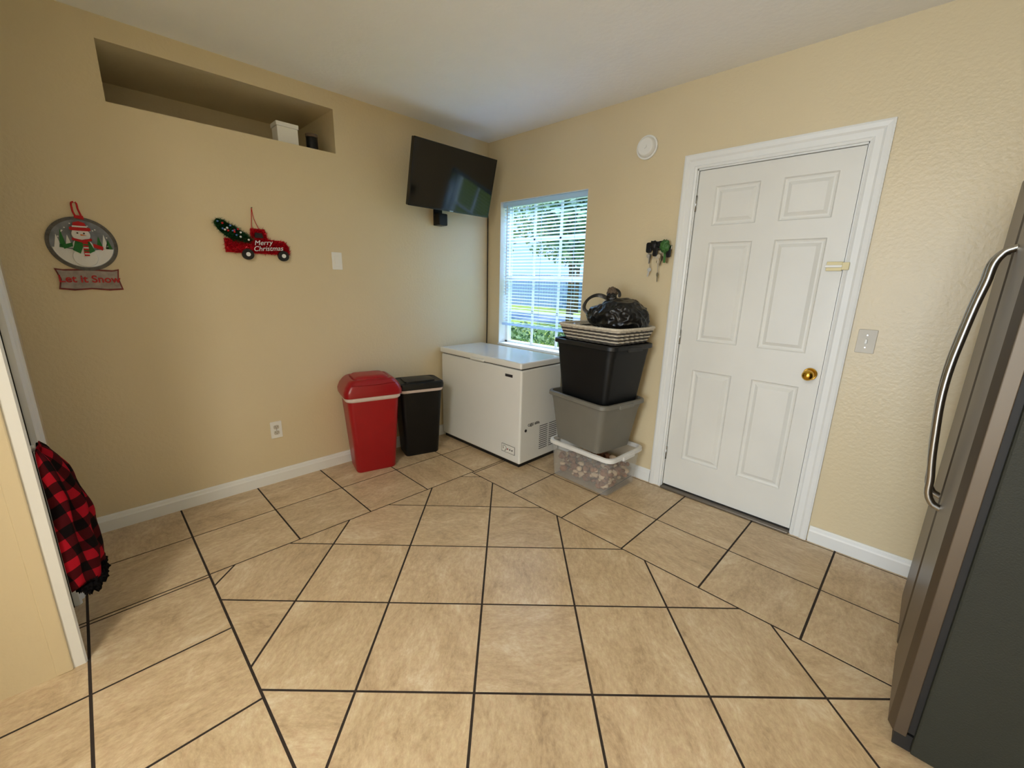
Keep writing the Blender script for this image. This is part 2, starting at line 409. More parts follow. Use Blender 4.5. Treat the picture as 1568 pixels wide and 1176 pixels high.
boxes('trim_2',[((1.83,.0,0),(1.85,T,2.05)),((2.625,.0,0),(2.645,T,2.05)),((1.83,.0,2.032),(2.645,T,2.05)),((1.85,.058,0),(1.862,.09,2.03)),((2.613,.058,0),(2.625,.09,2.03))],M['trim'])
box('sweep',(1.856,.014,.008),(2.619,.05,.022),M['dark'],E)
box('door_threshold',(1.851,-.03,0),(2.624,.14,.012),M['thresh'],bevel=.004)
cyl('rose',(2.575,.012,.93),(2.575,.002,.93),.033,M['brass'],E,bevel=.003,n=32)
cyl('neck',(2.575,.004,.93),(2.575,-.03,.93),.012,M['brass'],E)
sph('knob',(2.575,-.048,.93),.028,M['brass'],E,sc=(1,.82,1),n=28)
for i,z in enumerate((.25,1.05,1.85)):cyl('hinge_%d'%(i+1),(1.852,.006,z-.045),(1.852,.006,z+.045),.006,M['metal'],E,n=10)
L_=empty('door_latch',(2.60,.0,1.485))
box('plate',(-.045,-.006,-.022),(.02,.011,.022),M['ivory'],L_,bevel=.002)
box('bolt',(-.05,-.014,-.006),(.045,-.005,.006),M['white_pl'],L_,bevel=.002)
box('keeper',(.022,-.030,-.018),(.05,-.013,.018),M['ivory'],L_,bevel=.002)

# ------------------------------------------------------------------ closet door (near left)
C_=empty('door_2',(0,0,0))
cf=CW
box('slab',(.652,cf-.045,.01),(.965,cf-.004,2.03),M['door'],C_,bevel=.002)
boxes('jamb',[((.62,cf-.12,0),(.642,cf,2.06)),((.97,cf-.12,0),(.99,cf,2.06)),((.62,cf-.12,2.035),(.99,cf,2.06))],M['trim'],C_)
box('gap_shade_strip',(.642,cf-.03,0),(.648,cf+.004,2.035),M['dark'],C_)  # dark strip stands in for the shaded gap between slab and casing
casing('trim_3',.642,.972,2.04,.068,None,yb=cf,sgn=1,dk=1.8)
cyl('knob_neck',(.94,cf-.006,.80),(.94,cf+.03,.80),.007,M['white_pl'],C_)
sph('knob',(.94,cf+.035,.80),.012,M['white_pl'],C_,sc=(1,.8,1))
box('trim_4',(EX-.010,CW-.04,0),(EX+.004,CW+.002,CH),M['wall'],bevel=.004)

def plaid():
    E=empty('plaid_jacket',(0,0,0))
    bm=bmesh.new();uv=bm.loops.layers.uv.new('UVMap')
    nu,nv=48,40
    XC=.86;ZT,ZB=.80,.275
    prof=[(.80,.018,.05),(.77,.045,.08),(.70,.07,.11),(.61,.088,.135),(.50,.100,.15),(.40,.108,.155),(.275,.108,.15)]
    def P(z):
        for k in range(len(prof)-1):
            a,b=prof[k],prof[k+1]
            if b[0]<=z<=a[0]:
                t=(a[0]-z)/(a[0]-b[0])
                return a[1]+(b[1]-a[1])*t,a[2]+(b[2]-a[2])*t
        return prof[-1][1:]
    rows=[]
    for j in range(nv+1):
        z=ZT-(ZT-ZB)*j/nv;d,w=P(z);r=[]
        for i in range(nu+1):
            a=math.pi*i/nu
            fold=1+.12*math.sin(a*8+z*7)+.14*noise.noise(Vector((i*.15,z*9,1)))
            x=XC+(.09)*max(0,(z-.6)/.2)-math.cos(a)*w
            y=cf+.040+math.sin(a)**.7*d*fold*.8 if 0<i<nu else cf+.040
            r.append(bm.verts.new((x,y,z+.012*math.sin(a*5))))
        rows.append(r)
    for j in range(nv):
        for i in range(nu):
            f=bm.faces.new((rows[j][i],rows[j][i+1],rows[j+1][i+1],rows[j+1][i]))
            for l,(ii,jj) in zip(f.loops,((i,j),(i+1,j),(i+1,j+1),(i,j+1))):
                l[uv].uv=(ii/nu*.45+.12*jj/nv,-jj/nv*.56+.05*ii/nu)
    bm.faces.new(rows[0]);bm.faces.new(rows[-1][::-1])
    from_bm('body',bm,M['plaid'],E,smooth=True)
    blob('fleece_lining',(XC,cf+.088,.262),(.15,.048,.040),M['fabric_black'],E,amp=.25,fr=6,seed=3)
    tube('hang_loop',[(.935,cf+.045,.785),(.94,cf+.045,.815),(.95,cf+.045,.785)],.003,M['fabric_black'],E)
plaid()

# ------------------------------------------------------------------ wall plates
def plate_left(name,y,z,kind):
    E=empty(name,(0,y,z),(90,0,90))
    prism('plate',rrect(.035,.0575,.004,3),.0,.006,M['white_pl'],E,bevel=.002)
    if kind=='switch':
        prism('rocker',rrect(.0165,.033,.002,2),.006,.0085,M['white_pl'],E,bevel=.001)
    else:
        for s in(-1,1):
            prism('socket_%s'%('a' if s<0 else 'b'),[(x,y2+s*.0195) for x,y2 in rrect(.0165,.0135,.009,5)],.006,.0082,M['plate'],E)
            boxes('slots_%s'%('a' if s<0 else 'b'),[((-.008,s*.0195-.001,.008),(-.006,s*.0195+.008,.0087)),((.006,s*.0195-.001,.008),(.008,s*.0195+.007,.0087)),((-.002,s*.0195-.009,.008),(.002,s*.0195-.005,.0087))],M['dark'],E)
        cyl('screw',(0,0,.006),(0,0,.0075),.003,M['metal'],E,n=10)
plate_left('light_switch',-1.395,1.48,'switch')
plate_left('power_outlet',-1.89,.37,'outlet')
E=empty('light_switch.001',(2.775,0,1.13),(90,0,0))
prism('plate',rrect(.037,.0575,.004,3),0,.006,M['plate'],E,bevel=.002)
box('toggle',(-.005,-.011,.006),(.005,.011,.016),M['white_pl'],E,bevel=.002)
for s in(-1,1):cyl('screw_%s'%('a' if s<0 else 'b'),(0,s*.03,.006),(0,s*.03,.0075),.003,M['metal'],E,n=10)
E=empty('smoke_detector',(1.505,0,2.215),(90,0,0))
cyl('base',(0,0,0),(0,0,.012),.07,M['white_pl'],E,n=40)
cyl('body',(0,0,.012),(0,0,.038),.062,M['white_pl'],E,r1=.05,n=40,bevel=.004)
ring('vent_ring',(0,0,.03),.045,.002,M['plate'],E)
cyl('test_button',(0,0,.038),(0,0,.042),.012,M['white_pl'],E,n=20)
tube('tv_cable',[(.012,-.012,1.95),(.010,-.010,1.5),(.013,-.011,1.1),(.010,-.012,.7),(.012,-.012,.3)],.0045,M['dark'])

# ------------------------------------------------------------------ TV
TE=empty('wall_tv',(.25,-.560,2.092),(90,0,90))
piv=D.objects.new('tilt',None);link(piv,TE);piv.rotation_euler=(math.radians(14),0,0)
hw,hh=.380,.218
prism('cabinet',rrect(hw,hh,.006,3),-.035,0.0,M['tvb'],piv,bevel=.004)
prism('screen',rrect(hw-.009,hh-.011,.002,2),0.0,.0008,M['tvs'],piv)
prism('rear_bulge',rrect(.22,.13,.03,4),-.065,-.035,M['tvb'],piv,bevel=.01)
boxes('bezel',[((-hw,-hh,0),(hw,-hh+.012,.002)),((-hw,hh-.009,0),(hw,hh,.002)),((-hw,-hh,0),(-hw+.008,hh,.002)),((hw-.008,-hh,0),(hw,hh,.002))],M['tvb'],piv)
box('logo',(-.018,-hh+.003,.002),(.018,-hh+.008,.0024),M['metal'],piv)
box('vesa_plate',(-.11,-.11,-.075),(.11,.11,-.065),M['black_pl'],piv)
box('wall_bracket',(-.03,-.30,-.25),(.05,.06,-.235),M['black_pl'],TE,bevel=.004)
box('arm',(-.02,-.04,-.24),(.03,.02,-.07),M['black_pl'],TE,bevel=.006)
box('bracket_cover',(-.03,-.30,-.235),(.055,-.21,-.17),M['black_pl'],TE,bevel=.008)

# ------------------------------------------------------------------ snowman sign
E=empty('snowman_wall_sign',(0.002,-2.63,1.50),(90,0,90))
prism('globe_back',disc(0,0,.124,56),0,.006,M['globe_rim'],E,bevel=.001)
prism('globe_scene',disc(0,0,.110,56),.006,.0075,M['globe'],E)
mound=[(.107*math.cos(math.radians(a)),.107*math.sin(math.radians(a))) for a in range(190,351,5)]
prism('snow_ground',mound+[(.07,-.02),(.0,-.035),(-.07,-.02)],.0075,.010,M['snow'],E)
for i,(x,y,h) in enumerate([(-.085,-.02,.06),(-.068,-.02,.085),(.078,-.02,.07),(.09,-.018,.045),(-.048,-.02,.06),(.058,-.02,.06)]):
    prism('pine_%d'%(i+1),[(x-.013,y),(x+.013,y),(x,y+h)],.0078,.0095,M['green_f'] if i%2 else M['snow'],E)
random.seed(3)
for i in range(14):
    a=random.uniform(20,160);rr=random.uniform(.07,.1)
    prism('snow_dot_%d'%(i+1),disc(rr*math.cos(math.radians(a)),rr*math.sin(math.radians(a)),.003,8),.0076,.0085,M['snow'],E)
prism('snowman_body',disc(0,-.062,.044,36),.0075,.016,M['snow'],E,bevel=.003)
prism('snowman_chest',disc(0,-.01,.036,36),.0075,.017,M['snow'],E,bevel=.003)
prism('vest',[(-.038,-.03),(-.024,.014),(.024,.014),(.038,-.03),(.014,-.045),(0,-.01),(-.014,-.045)],.017,.019,M['green_f'],E)
prism('snowman_head',disc(0,.043,.032,36),.0075,.018,M['snow'],E,bevel=.003)
prism('scarf',[(-.034,.016),(0,.006),(.034,.016),(.034,.027),(0,.018),(-.034,.027)],.019,.023,M['hat_red'],E)
prism('scarf_tail',[(.0,.014),(.018,.010),(.016,-.055),(-.002,-.055)],.019,.022,M['hat_red'],E)
for i in range(4):prism('scarf_stripe_%d'%(i+1),[(.0,.0-i*.014),(.0175,.0-i*.014),(.017,-.006-i*.014),(.0,-.006-i*.014)],.022,.0225,M['snow'] if i%2 else M['green_f'],E)
prism('mittens',[(-.07,-.008),(-.036,.004),(-.034,-.012),(-.066,-.026)],.012,.016,M['green_f'],E)
prism('mitten_b',[(.07,-.008),(.036,.004),(.034,-.012),(.066,-.026)],.012,.016,M['hat_red'],E)
prism('hat_brim',[(x,y+.068) for x,y in rrect(.036,.008,.006,4)],.018,.022,M['hat_red'],E)
prism('hat_crown',[(-.026,.068),(.026,.068),(.02,.096),(.0,.103),(-.02,.096)],.0175,.021,M['hat_red'],E)
prism('hat_band',[(-.026,.074),(.026,.074),(.025,.082),(-.025,.082)],.021,.022,M['snow'],E)
for i,x in enumerate((-.011,.011)):cyl('eye_%d'%(i+1),(x,.049,.018),(x,.049,.020),.0035,M['black_pt'],E,n=10)
prism('carrot_nose',[(-.002,.045),(-.002,.038),(.02,.039)],.018,.022,M['orange'],E)
sgn=[(-.112,-.118),(-.085,-.122),(0,-.118),(.085,-.122),(.108,-.116),(.102,-.16),(.112,-.212),(.06,-.216),(0,-.21),(-.06,-.216),(-.11,-.21),(-.10,-.165)]
prism('sign_board',[(x*.97,(y+.165)*.9-.165) for x,y in sgn],.0,.008,M['wood_gray'],E,bevel=.001)
prism('sign_edge',[(x*1.03,(y+.165)*1.06-.165) for x,y in sgn],-.001,.005,M['sign_edge'],E)
text('sign_letters','Let it Snow',.047,(0,-.165,.009),M['sign_red'],E,ext=.0014,off=.02)
tube('hang_ribbon',[(-.004,.12,.004),(-.012,.155,.006),(-.002,.19,.004),(.008,.155,.006),(.016,.118,.007)],.0035,M['hat_red'],E)
prism('ribbon_knot',[(-.012,.118),(.022,.112),(.02,.13),(-.01,.131)],.005,.010,M['hat_red'],E,bevel=.002)
cyl('nail',(0,.19,-.004),(0,.19,.014),.0025,M['metal'],E,n=8)

# ------------------------------------------------------------------ tinsel truck
E=empty('tinsel_truck_wall_ornament',(0.003,-1.88,1.555),(90,0,90))
body=[(-.165,-.055),(-.165,.022),(-.075,.026),(-.03,.026),(-.025,.088),(.05,.088),(.062,.03),(.15,.026),(.178,-.005),(.178,-.055)]
prism('card_body',body,.0,.012,M['tinsel_red'],E)
def inside(p,poly):
    c=False;n=len(poly)
    for i in range(n):
        a,b=poly[i],poly[(i+1)%n]
        if (a[1]>p[1])!=(b[1]>p[1]) and p[0]<(b[0]-a[0])*(p[1]-a[1])/(b[1]-a[1])+a[0]:c=not c
    return c
def tinsel(name,poly,n,m,z,parent,ln=.014,wd=.0016):
    xs=[p[0] for p in poly];ys=[p[1] for p in poly];bm=bmesh.new();k=0
    while k<n:
        p=(random.uniform(min(xs),max(xs)),random.uniform(min(ys),max(ys)))
        if not inside(p,poly):continue
        k+=1
        d=Vector((random.gauss(0,1),random.gauss(0,1),random.uniform(.2,1.4))).normalized()*ln*random.uniform(.6,1.2)
        s=d.cross(Vector((random.random(),random.random(),random.random()))).normalized()*wd
        b=Vector((p[0],p[1],z))
        bm.faces.new([bm.verts.new(b-s),bm.verts.new(b+s),bm.verts.new(b+d)])
    me=D.meshes.new(name);bm.to_mesh(me);bm.free();me.materials.append(m);o=D.objects.new(name,me);link(o,parent)
tinsel('tinsel_body',body,4200,M['tinsel_red'],.011,E,ln=.019)
prism('cab_window',[(-.010,.036),(-.006,.064),(.030,.064),(.038,.036)],.012,.022,M['black_pt'],E)
for i,x in enumerate((-.055,.14)):
    cyl('wheel_%d'%(i+1),(x,-.062,.004),(x,-.062,.026),.031,M['black_pt'],E,n=28)
    cyl('hub_%d'%(i+1),(x,-.062,.026),(x,-.062,.028),.012,M['snow'],E,n=20)
tree=[(-.205,.105),(-.19,.125),(-.165,.12),(-.10,.085),(-.05,.05),(-.02,.02),(-.05,.005),(-.12,.015),(-.16,.04),(-.19,.07)]
prism('tree_card',tree,.004,.014,M['tinsel_green'],E)
tinsel('tree_needles',tree,2600,M['tinsel_green'],.014,E,ln=.022)
for i in range(16):
    x=-.19+.15*random.random();y=.10-.07*(x+.19)/.15+random.uniform(-.02,.02)
    sph('bauble_%d'%(i+1),(x,y,.030),.006,[M['blue_orn'],M['snow'],M['hat_red']][i%3],E,n=10)
text('greeting_top','Merry',.040,(.03,.008,.028),M['snow'],E,rot=.1,shear=.3,off=0)
text('greeting_bottom','Christmas',.040,(.055,-.024,.028),M['snow'],E,rot=.08,shear=.3,off=0)
tube('string',[(.02,.085,.01),(.002,.14,.004),(-.005,.205,.003)],.0018,M['hat_red'],E)
tube('string_b',[(-.02,.085,.01),(-.012,.14,.004),(-.005,.205,.003)],.0018,M['hat_red'],E)
cyl('nail',(-.005,.205,-.004),(-.005,.205,.012),.0025,M['metal'],E,n=8)

# ------------------------------------------------------------------ keys
E=empty('hanging_keys',(1.665,0,1.60),(90,0,0))
box('hook_plate',(-.075,-.012,0),(.075,.018,.010),M['bead_silver'],E,bevel=.003)
for i,x in enumerate((-.055,0,.055)):
    tube('hook_%d'%(i+1),[(x,0,.01),(x,-.006,.03),(x,.008,.036)],.0022,M['bead_silver'],E)
def key(i,x,y,z,a,l=.06):
    k=D.objects.new('key_%d'%i,None);link(k,E);k.location=(x,y,z);k.rotation_euler=(0,math.radians(random.uniform(-40,40)),math.radians(a))
    prism('bow_%d'%i,disc(0,-.012,.013,16),0,.002,M['bead_silver'],k)
    prism('blade_%d'%i,[(-.005,-.022),(.005,-.022),(.005,-.03),(.003,-.033),(.005,-.037),(.003,-.041),(.005,-.046),(0,-l),(-.005,-l+.004)],0,.002,M['bead_silver'],k)
ring('ring_1',(-.055,-.02,.03),.018,.0015,M['bead_silver'],E)
ring('ring_2',(0,-.02,.03),.02,.0015,M['bead_silver'],E)
ring('ring_3',(.055,-.02,.03),.016,.0015,M['bead_silver'],E)
kk=[(-.07,-.035,.028,12),(-.05,-.036,.032,-8),(-.01,-.036,.03,18),(.006,-.038,.034,-4),(.015,-.034,.028,-22),(.058,-.034,.03,6),(.03,-.05,.03,-12)]
for i,(x,y,z,a) in enumerate(kk):key(i+1,x,y,z,a)
tube('chain',[(0,-.04,.03),(.003,-.10,.028),(.006,-.15,.03)],.002,M['bead_silver'],E);key(9,.006,-.15,.03,4)
tube('chain_b',[(-.05,-.04,.03),(-.055,-.09,.028),(-.05,-.12,.03)],.002,M['bead_silver'],E);key(10,-.05,-.12,.03,-10)
prism('car_fob_a',[(x-.065,y+.005) for x,y in rrect(.018,.032,.012,5)],.03,.044,M['black_pl'],E,bevel=.003)
prism('car_fob_b',[(x-.018,y-.02) for x,y in rrect(.016,.030,.010,5)],.034,.046,M['black_pl'],E,bevel=.003)
prism('car_fob_c',[(x+.072,y-.03) for x,y in rrect(.014,.028,.010,5)],.034,.046,M['black_pl'],E,bevel=.003)
blob('pom_tag_green',(.045,.01,.045),(.03,.036,.014),M['key_green'],E,amp=.5,fr=4,sub=4,seed=4)
blob('leather_tag',(.012,.022,.04),(.028,.022,.012),M['black_pl'],E,amp=.3,fr=3,sub=3,seed=9)
blob('pom_dark',(-.035,.018,.04),(.026,.026,.012),M['black_pl'],E,amp=.5,fr=4,sub=3,seed=14)
prism('green_lanyard',[(.035,-.01),(.05,-.01),(.052,-.09),(.038,-.09)],.03,.033,M['key_green'],E)

# ------------------------------------------------------------------ chest freezer
E=empty('chest_freezer',(0,0,0))
fx0,fx1,fy0,fy1,fz=.024,.985,-.55,-.085,.81
box('cabinet',(fx0,fy0,.03),(fx1,fy1,fz-.055),M['freez'],E,bevel=.014,seg=3)
box('gasket',(fx0+.012,fy0+.012,fz-.058),(fx1-.012,fy1,fz-.045),M['dark'],E)
box('lid',(fx0-.006,fy0-.012,fz-.047),(fx1+.006,fy1,fz),M['freez'],E,bevel=.013,seg=4)
box('lid_lip',(.44,fy0-.028,fz-.045),(.60,fy0-.008,fz-.025),M['freez'],E,bevel=.006)
box('badge',(fx1-.165,fy0-.0025,.690),(fx1-.09,fy0+.001,.710),M['lab'],E)
box('plinth',(fx0+.02,fy0+.02,.0),(fx1-.02,fy1-.02,.035),M['dark'],E)
pe=D.objects.new('control_panel',None);link(pe,E)
box('control_bezel',(fx1-.185,fy0-.004,.095),(fx1-.05,fy0+.001,.155),M['white_pl'],pe,bevel=.003)
boxes('bezel_outline',[((fx1-.187,fy0-.003,.093),(fx1-.048,fy0,.095)),((fx1-.187,fy0-.003,.155),(fx1-.048,fy0,.157)),((fx1-.187,fy0-.003,.093),(fx1-.185,fy0,.157)),((fx1-.05,fy0-.003,.093),(fx1-.048,fy0,.157))],M['lab'],pe)
cyl('thermostat_dial',(fx1-.155,fy0-.004,.125),(fx1-.155,fy0-.016,.125),.018,M['white_pl'],pe,n=24,bevel=.002)
ring('dial_ring',(fx1-.155,fy0-.005,.125),.021,.0012,M['lab'],pe,rot=(90,0,0))
box('dial_mark',(fx1-.157,fy0-.0175,.125),(fx1-.153,fy0-.0155,.140),M['lab'],pe)
for i in range(3):cyl('indicator_%d'%(i+1),(fx1-.12+i*.024,fy0-.003,.125),(fx1-.12+i*.024,fy0-.007,.125),.0055,M['lab'] if i else M['red'],pe,n=12)
vl=[]
for r in range(12):
    for c in range(2):
        vl.append(((fx1-.001,-.33+c*.115,.10+r*.017),(fx1+.0015,-.235+c*.115,.105+r*.017)))
boxes('side_vents',vl,M['lab'],E)
cyl('drain_ring',(fx1,-.49,.29),(fx1+.004,-.49,.29),.011,M['lab'],E,n=20)
te=D.objects.new('rating_label',None);link(te,E);te.location=(fx1+.001,-.40,.325);te.rotation_euler=(math.pi/2,0,math.pi/2)
text('rating_text','C@2 600a',.030,(0,0,0),M['lab'],te,ext=.0003)
cyl('wheel_front',(fx1-.05,fy0+.06,.0),(fx1-.05,fy0+.06,.03),.02,M['dark'],E,n=16)

# ------------------------------------------------------------------ red bin
E=empty('red_trash_can',(.185,-1.305,0),(0,0,-14))
H=.60
loft('body',[(0,.105,.135,.03),(.012,.112,.142,.035),(H-.05,.138,.178,.04),(H-.045,.146,.186,.04),(H,.148,.188,.04),(H,.140,.180,.038),(H-.05,.132,.172,.038),(.02,.104,.134,.03)],M['red'],E,capt=True)
loft('bag_cuff',[(H-.062,.1385,.1785,.04),(H-.052,.149,.189,.042),(H-.035,.151,.191,.042),(H-.022,.150,.190,.042)],M['bag_white'],E,capb=False,capt=False)
loft('lid_frame',[(H-.028,.158,.198,.045),(H+.0,.160,.200,.045),(H+.012,.157,.197,.045),(H+.045,.150,.185,.05),(H+.075,.138,.162,.05),(H+.088,.125,.145,.045),(H+.090,.115,.130,.04),(H+.084,.108,.122,.04),(H+.084,.06,.06,.03)],M['red2'],E,capb=False)
loft('swing_flap',[(H+.07,.108,.120,.035),(H+.093,.104,.116,.035),(H+.104,.090,.100,.03),(H+.108,.06,.06,.03)],M['red'],E)
tube('flap_seam',[(.145,-.15,H+.060),(.151,0,H+.056),(.145,.15,H+.060)],.003,M['red2'],E)
E=empty('black_trash_can',(.185,-.90,0),(0,0,-16))
H=.565
loft('body',[(0,.085,.130,.025),(.012,.092,.137,.03),(H-.05,.115,.165,.035),(H,.118,.168,.035),(H,.11,.16,.03),(.02,.085,.13,.025)],M['black_pl'],E,capt=True)
loft('bag_cuff',[(H-.040,.1165,.1665,.036),(H-.030,.124,.174,.036),(H-.016,.124,.174,.036)],M['bag_white'],E,capb=False,capt=False)
loft('lid',[(H-.015,.130,.180,.045),(H+.01,.132,.182,.045),(H+.03,.128,.178,.045),(H+.038,.115,.165,.04),(H+.032,.105,.155,.04),(H+.034,.05,.09,.03)],M['black_lid'],E,capb=False)
loft('flap',[(H+.03,.085,.12,.025),(H+.042,.083,.118,.025),(H+.046,.07,.10,.025)],M['black_lid'],E)

# ------------------------------------------------------------------ totes
def tote(name,loc,rot,z0,h,bx,by,tx,ty,m,mr):
    E=empty(name,(loc[0],loc[1],z0),(0,0,rot))
    t=.004
    loft('tub',[(0,bx-.015,by-.015,.03),(.008,bx,by,.035),(h*.80,bx+(tx-bx)*.7,by+(ty-by)*.7,.045),(h*.82,tx-.012,ty-.012,.05),(h-.028,tx-.006,ty-.006,.05),(h-.026,tx-.008-t,ty-.008-t,.045),(h*.8,bx+(tx-bx)*.7-t,by+(ty-by)*.7-t,.042),(.012,bx-t,by-t,.03)],m,E,capt=True)
    loft('rim',[(h-.030,tx+.006,ty+.006,.055),(h-.026,tx+.012,ty+.012,.06),(h-.004,tx+.010,ty+.010,.06),(h,tx+.004,ty+.004,.055),(h,tx-.008,ty-.008,.05),(h-.03,tx-.010,ty-.010,.05),(h-.030,tx+.006,ty+.006,.055)],mr,E,capb=False,capt=False)
    for s in(-1,1):
        box('grip_%s'%('a' if s<0 else 'b'),(s*(tx+.008)-.010,-.07,h-.04),(s*(tx+.008)+.010,.07,h-.01),mr,E,bevel=.008,seg=3)
    return E
E=tote('clear_storage_tote',(1.447,-.255),-2,0,.28,.235,.18,.262,.20,M['clear'],M['clear_rim'])
bm=bmesh.new();random.seed(11)
for k in range(210):
    x=random.uniform(-.19,.19);y=random.uniform(-.14,.14);z=random.uniform(.035,.15)
    if random.random()<.65:
        if random.random()<.5:x=random.choice((-1,1))*random.uniform(.17,.205)
        else:y=random.choice((-1,1))*random.uniform(.12,.15)
    r=random.uniform(.014,.026)
    ret=bmesh.ops.create_icosphere(bm,subdivisions=2,radius=r)
    mi=0 if random.random()<.62 else 1
    a=Vector((random.uniform(.7,1.3),random.uniform(.7,1.3),random.uniform(.6,1)))
    for v in ret['verts']:
        nn=1+.25*noise.noise(v.co*60+Vector((k,k,k)))
        v.co=Vector((v.co.x*a.x*nn+x,v.co.y*a.y*nn+y,v.co.z*a.z*nn+z))
        for f in v.link_faces:f.material_index=mi
from_bm('stored_pinecones',bm,None,E,smooth=True,mats=[M['brownbit'],M['brownbit2']])
tote('gray_storage_tote',(1.425,-.268),-9,.281,.352,.20,.165,.262,.205,M['gray_tote'],M['gray_tote'])
tote('black_storage_tote',(1.445,-.262),-9,.612,.395,.205,.165,.262,.20,M['black_tote'],M['black_lid'])
E=empty('woven_basket',(1.465,-.26,1.008),(0,0,-6))
bm=bmesh.new()
for r in range(8):
    z=.008+r*.011;hx=.215+r*.004;hy=.165+r*.004
    pts=rrect(hx,hy,.035,4);n=len(pts)
    seg=[]
    for i in range(n):
        a=Vector(pts[i]);b=Vector(pts[(i+1)%n]);L0=(b-a).length;k=max(1,int(L0/.012))
        for q in range(k):seg.append(a+(b-a)*q/k)
    N=len(seg)
    ringv=[]
    for i,p in enumerate(seg):
        nrm=Vector((p.x/hx,p.y/hy)).normalized()
        off=.004*(1 if (i//2+r)%2 else -1)
        c=Vector((p.x+nrm.x*off,p.y+nrm.y*off,z))
        ringv.append([bm.verts.new(c+Vector((nrm.x*math.cos(t)*.005,nrm.y*math.cos(t)*.005,math.sin(t)*.0062))) for t in [k*math.pi/3 for k in range(6)]])
    for i in range(N):
        for k in range(6):
            f=bm.faces.new((ringv[i][k],ringv[i][(k+1)%6],ringv[(i+1)%N][(k+1)%6],ringv[(i+1)%N][k]));f.material_index=1 if r in(0,2,4,6) else 0
from_bm('weave',bm,None,E,smooth=True,mats=[M['wicker_l'],M['wicker_d']])
loft('base',[(0,.21,.16,.03),(.006,.212,.162,.03)],M['wicker_l'],E)
tube('top_braid',[(x,y,.098) for x,y in rrect(.25,.20,.045,2)],.009,M['wicker_l'],E,True)
# black bag sitting in basket
E=empty('black_plastic_bag',(1.515,-.235,1.045),(0,0,0))
blob('bag_body',(.04,0,.115),(.175,.145,.125),M['black_bag'],E,amp=.16,fr=1.7,sub=6,seed=5,ridge=True,flat=-.09)
blob('bag_left',(-.09,-.02,.12),(.10,.10,.075),M['black_bag'],E,amp=.2,fr=1.8,sub=5,seed=8,ridge=True)
blob('knot',(-.03,-.02,.235),(.035,.03,.035),M['black_bag'],E,amp=.4,fr=2.2,sub=4,seed=2,ridge=True)
def strip(name,pts,w,m,parent):
    bm=bmesh.new();pv=None
    for i,p in enumerate(pts):
        p=Vector(p);d=(Vector(pts[min(i+1,len(pts)-1)])-Vector(pts[max(i-1,0)])).normalized()
        s=d.cross(Vector((.5,-.7,.2))).normalized()*w*(1+.3*math.sin(i*1.7))
        a=bm.verts.new(p-s);b=bm.verts.new(p+s)
        if pv:bm.faces.new((pv[0],pv[1],b,a))
        pv=(a,b)
    o=from_bm(name,bm,m,parent,smooth=True);mo=o.modifiers.new('s','SOLIDIFY');mo.thickness=.002;o.modifiers.new('u','SUBSURF').render_levels=2
strip('handle_loop_a',[(-.03,-.03,.22),(-.07,-.06,.255),(-.12,-.08,.255),(-.17,-.09,.225),(-.20,-.09,.17),(-.18,-.08,.14),(-.13,-.06,.12)],.013,M['black_bag'],E)
strip('handle_loop_b',[(-.03,-.02,.24),(-.05,-.01,.28),(-.02,.0,.30),(.02,.0,.28),(.02,-.01,.24)],.013,M['black_bag'],E)
blob('paper_wad',(-.04,.0,.27),(.032,.03,.036),M['bark'],E,amp=.5,fr=3,sub=4,seed=12,ridge=True)

# ------------------------------------------------------------------ fridge
E=empty('refrigerator',(0,0,0))
rx,y0,y1,rh=3.115,-1.13,-.30,1.76
box('cabinet',(rx+.060,y0,.02),(rx+.80,y1,rh),M['fridge_side'],E,bevel=.006)
box('gasket_seal',(rx+.044,y0+.012,.08),(rx+.062,y1-.012,rh-.02),M['dark'],E)
ym=(y0+y1)/2
def fdoor(nm,a,b):
    N=14
    pts=[(rx+.044,a),(rx+.044,b)]
    for i in range(N+1):
        t=i/N;y=b+(a-b)*t;e=min(t,1-t);pts.append((rx+.014*(1-min(1,e/.06))**2,y))
    return prism(nm,pts,.07,rh-.01,M['fridge'],E,bevel=.002)
fdoor('door_near',y0,ym-.003);fdoor('door_far',ym+.003,y1)
box('toe_grille',(rx+.02,y0+.02,.01),(rx+.062,y1-.02,.065),M['dark'],E)
for i,y in enumerate((ym-.06,ym+.06)):
    tube('handle_%d'%(i+1),[(rx+.004,y,.675),(rx-.022,y,.69),(rx-.040,y,.78),(rx-.056,y,.92),(rx-.066,y,1.09),(rx-.056,y,1.26),(rx-.040,y,1.40),(rx-.022,y,1.49),(rx+.004,y,1.505)],.011,M['chrome'],E)
box('info_label',(rx+.15,y0-.001,.98),(rx+.23,y0+.001,1.10),M['white_pl'],E)
box('top_hinge_a',(rx+.01,y0+.03,rh-.012),(rx+.11,y0+.07,rh+.015),M['dark'],E);box('top_hinge_b',(rx+.01,y1-.07,rh-.012),(rx+.11,y1-.03,rh+.015),M['dark'],E)

# ------------------------------------------------------------------ ledge things
E=empty('ledge_white_box',(-.10,-1.62,2.16))  # plain white lidded box added at the pale spot on the ledge
box('box_body',(-.05,-.06,0),(.05,.06,.10),M['white_pl'],E,bevel=.003);box('box_lid',(-.055,-.065,.10),(.055,.065,.125),M['white_pl'],E,bevel=.003)
E=empty('ledge_dark_jar',(-.07,-1.47,2.16))  # plain dark jar added at the dark spot on the ledge
cyl('jar',(0,0,0),(0,0,.08),.035,M['black_pl'],E,n=24,bevel=.004);cyl('jar_lid',(0,0,.08),(0,0,.1),.037,M['bark'],E,n=24,bevel=.003)

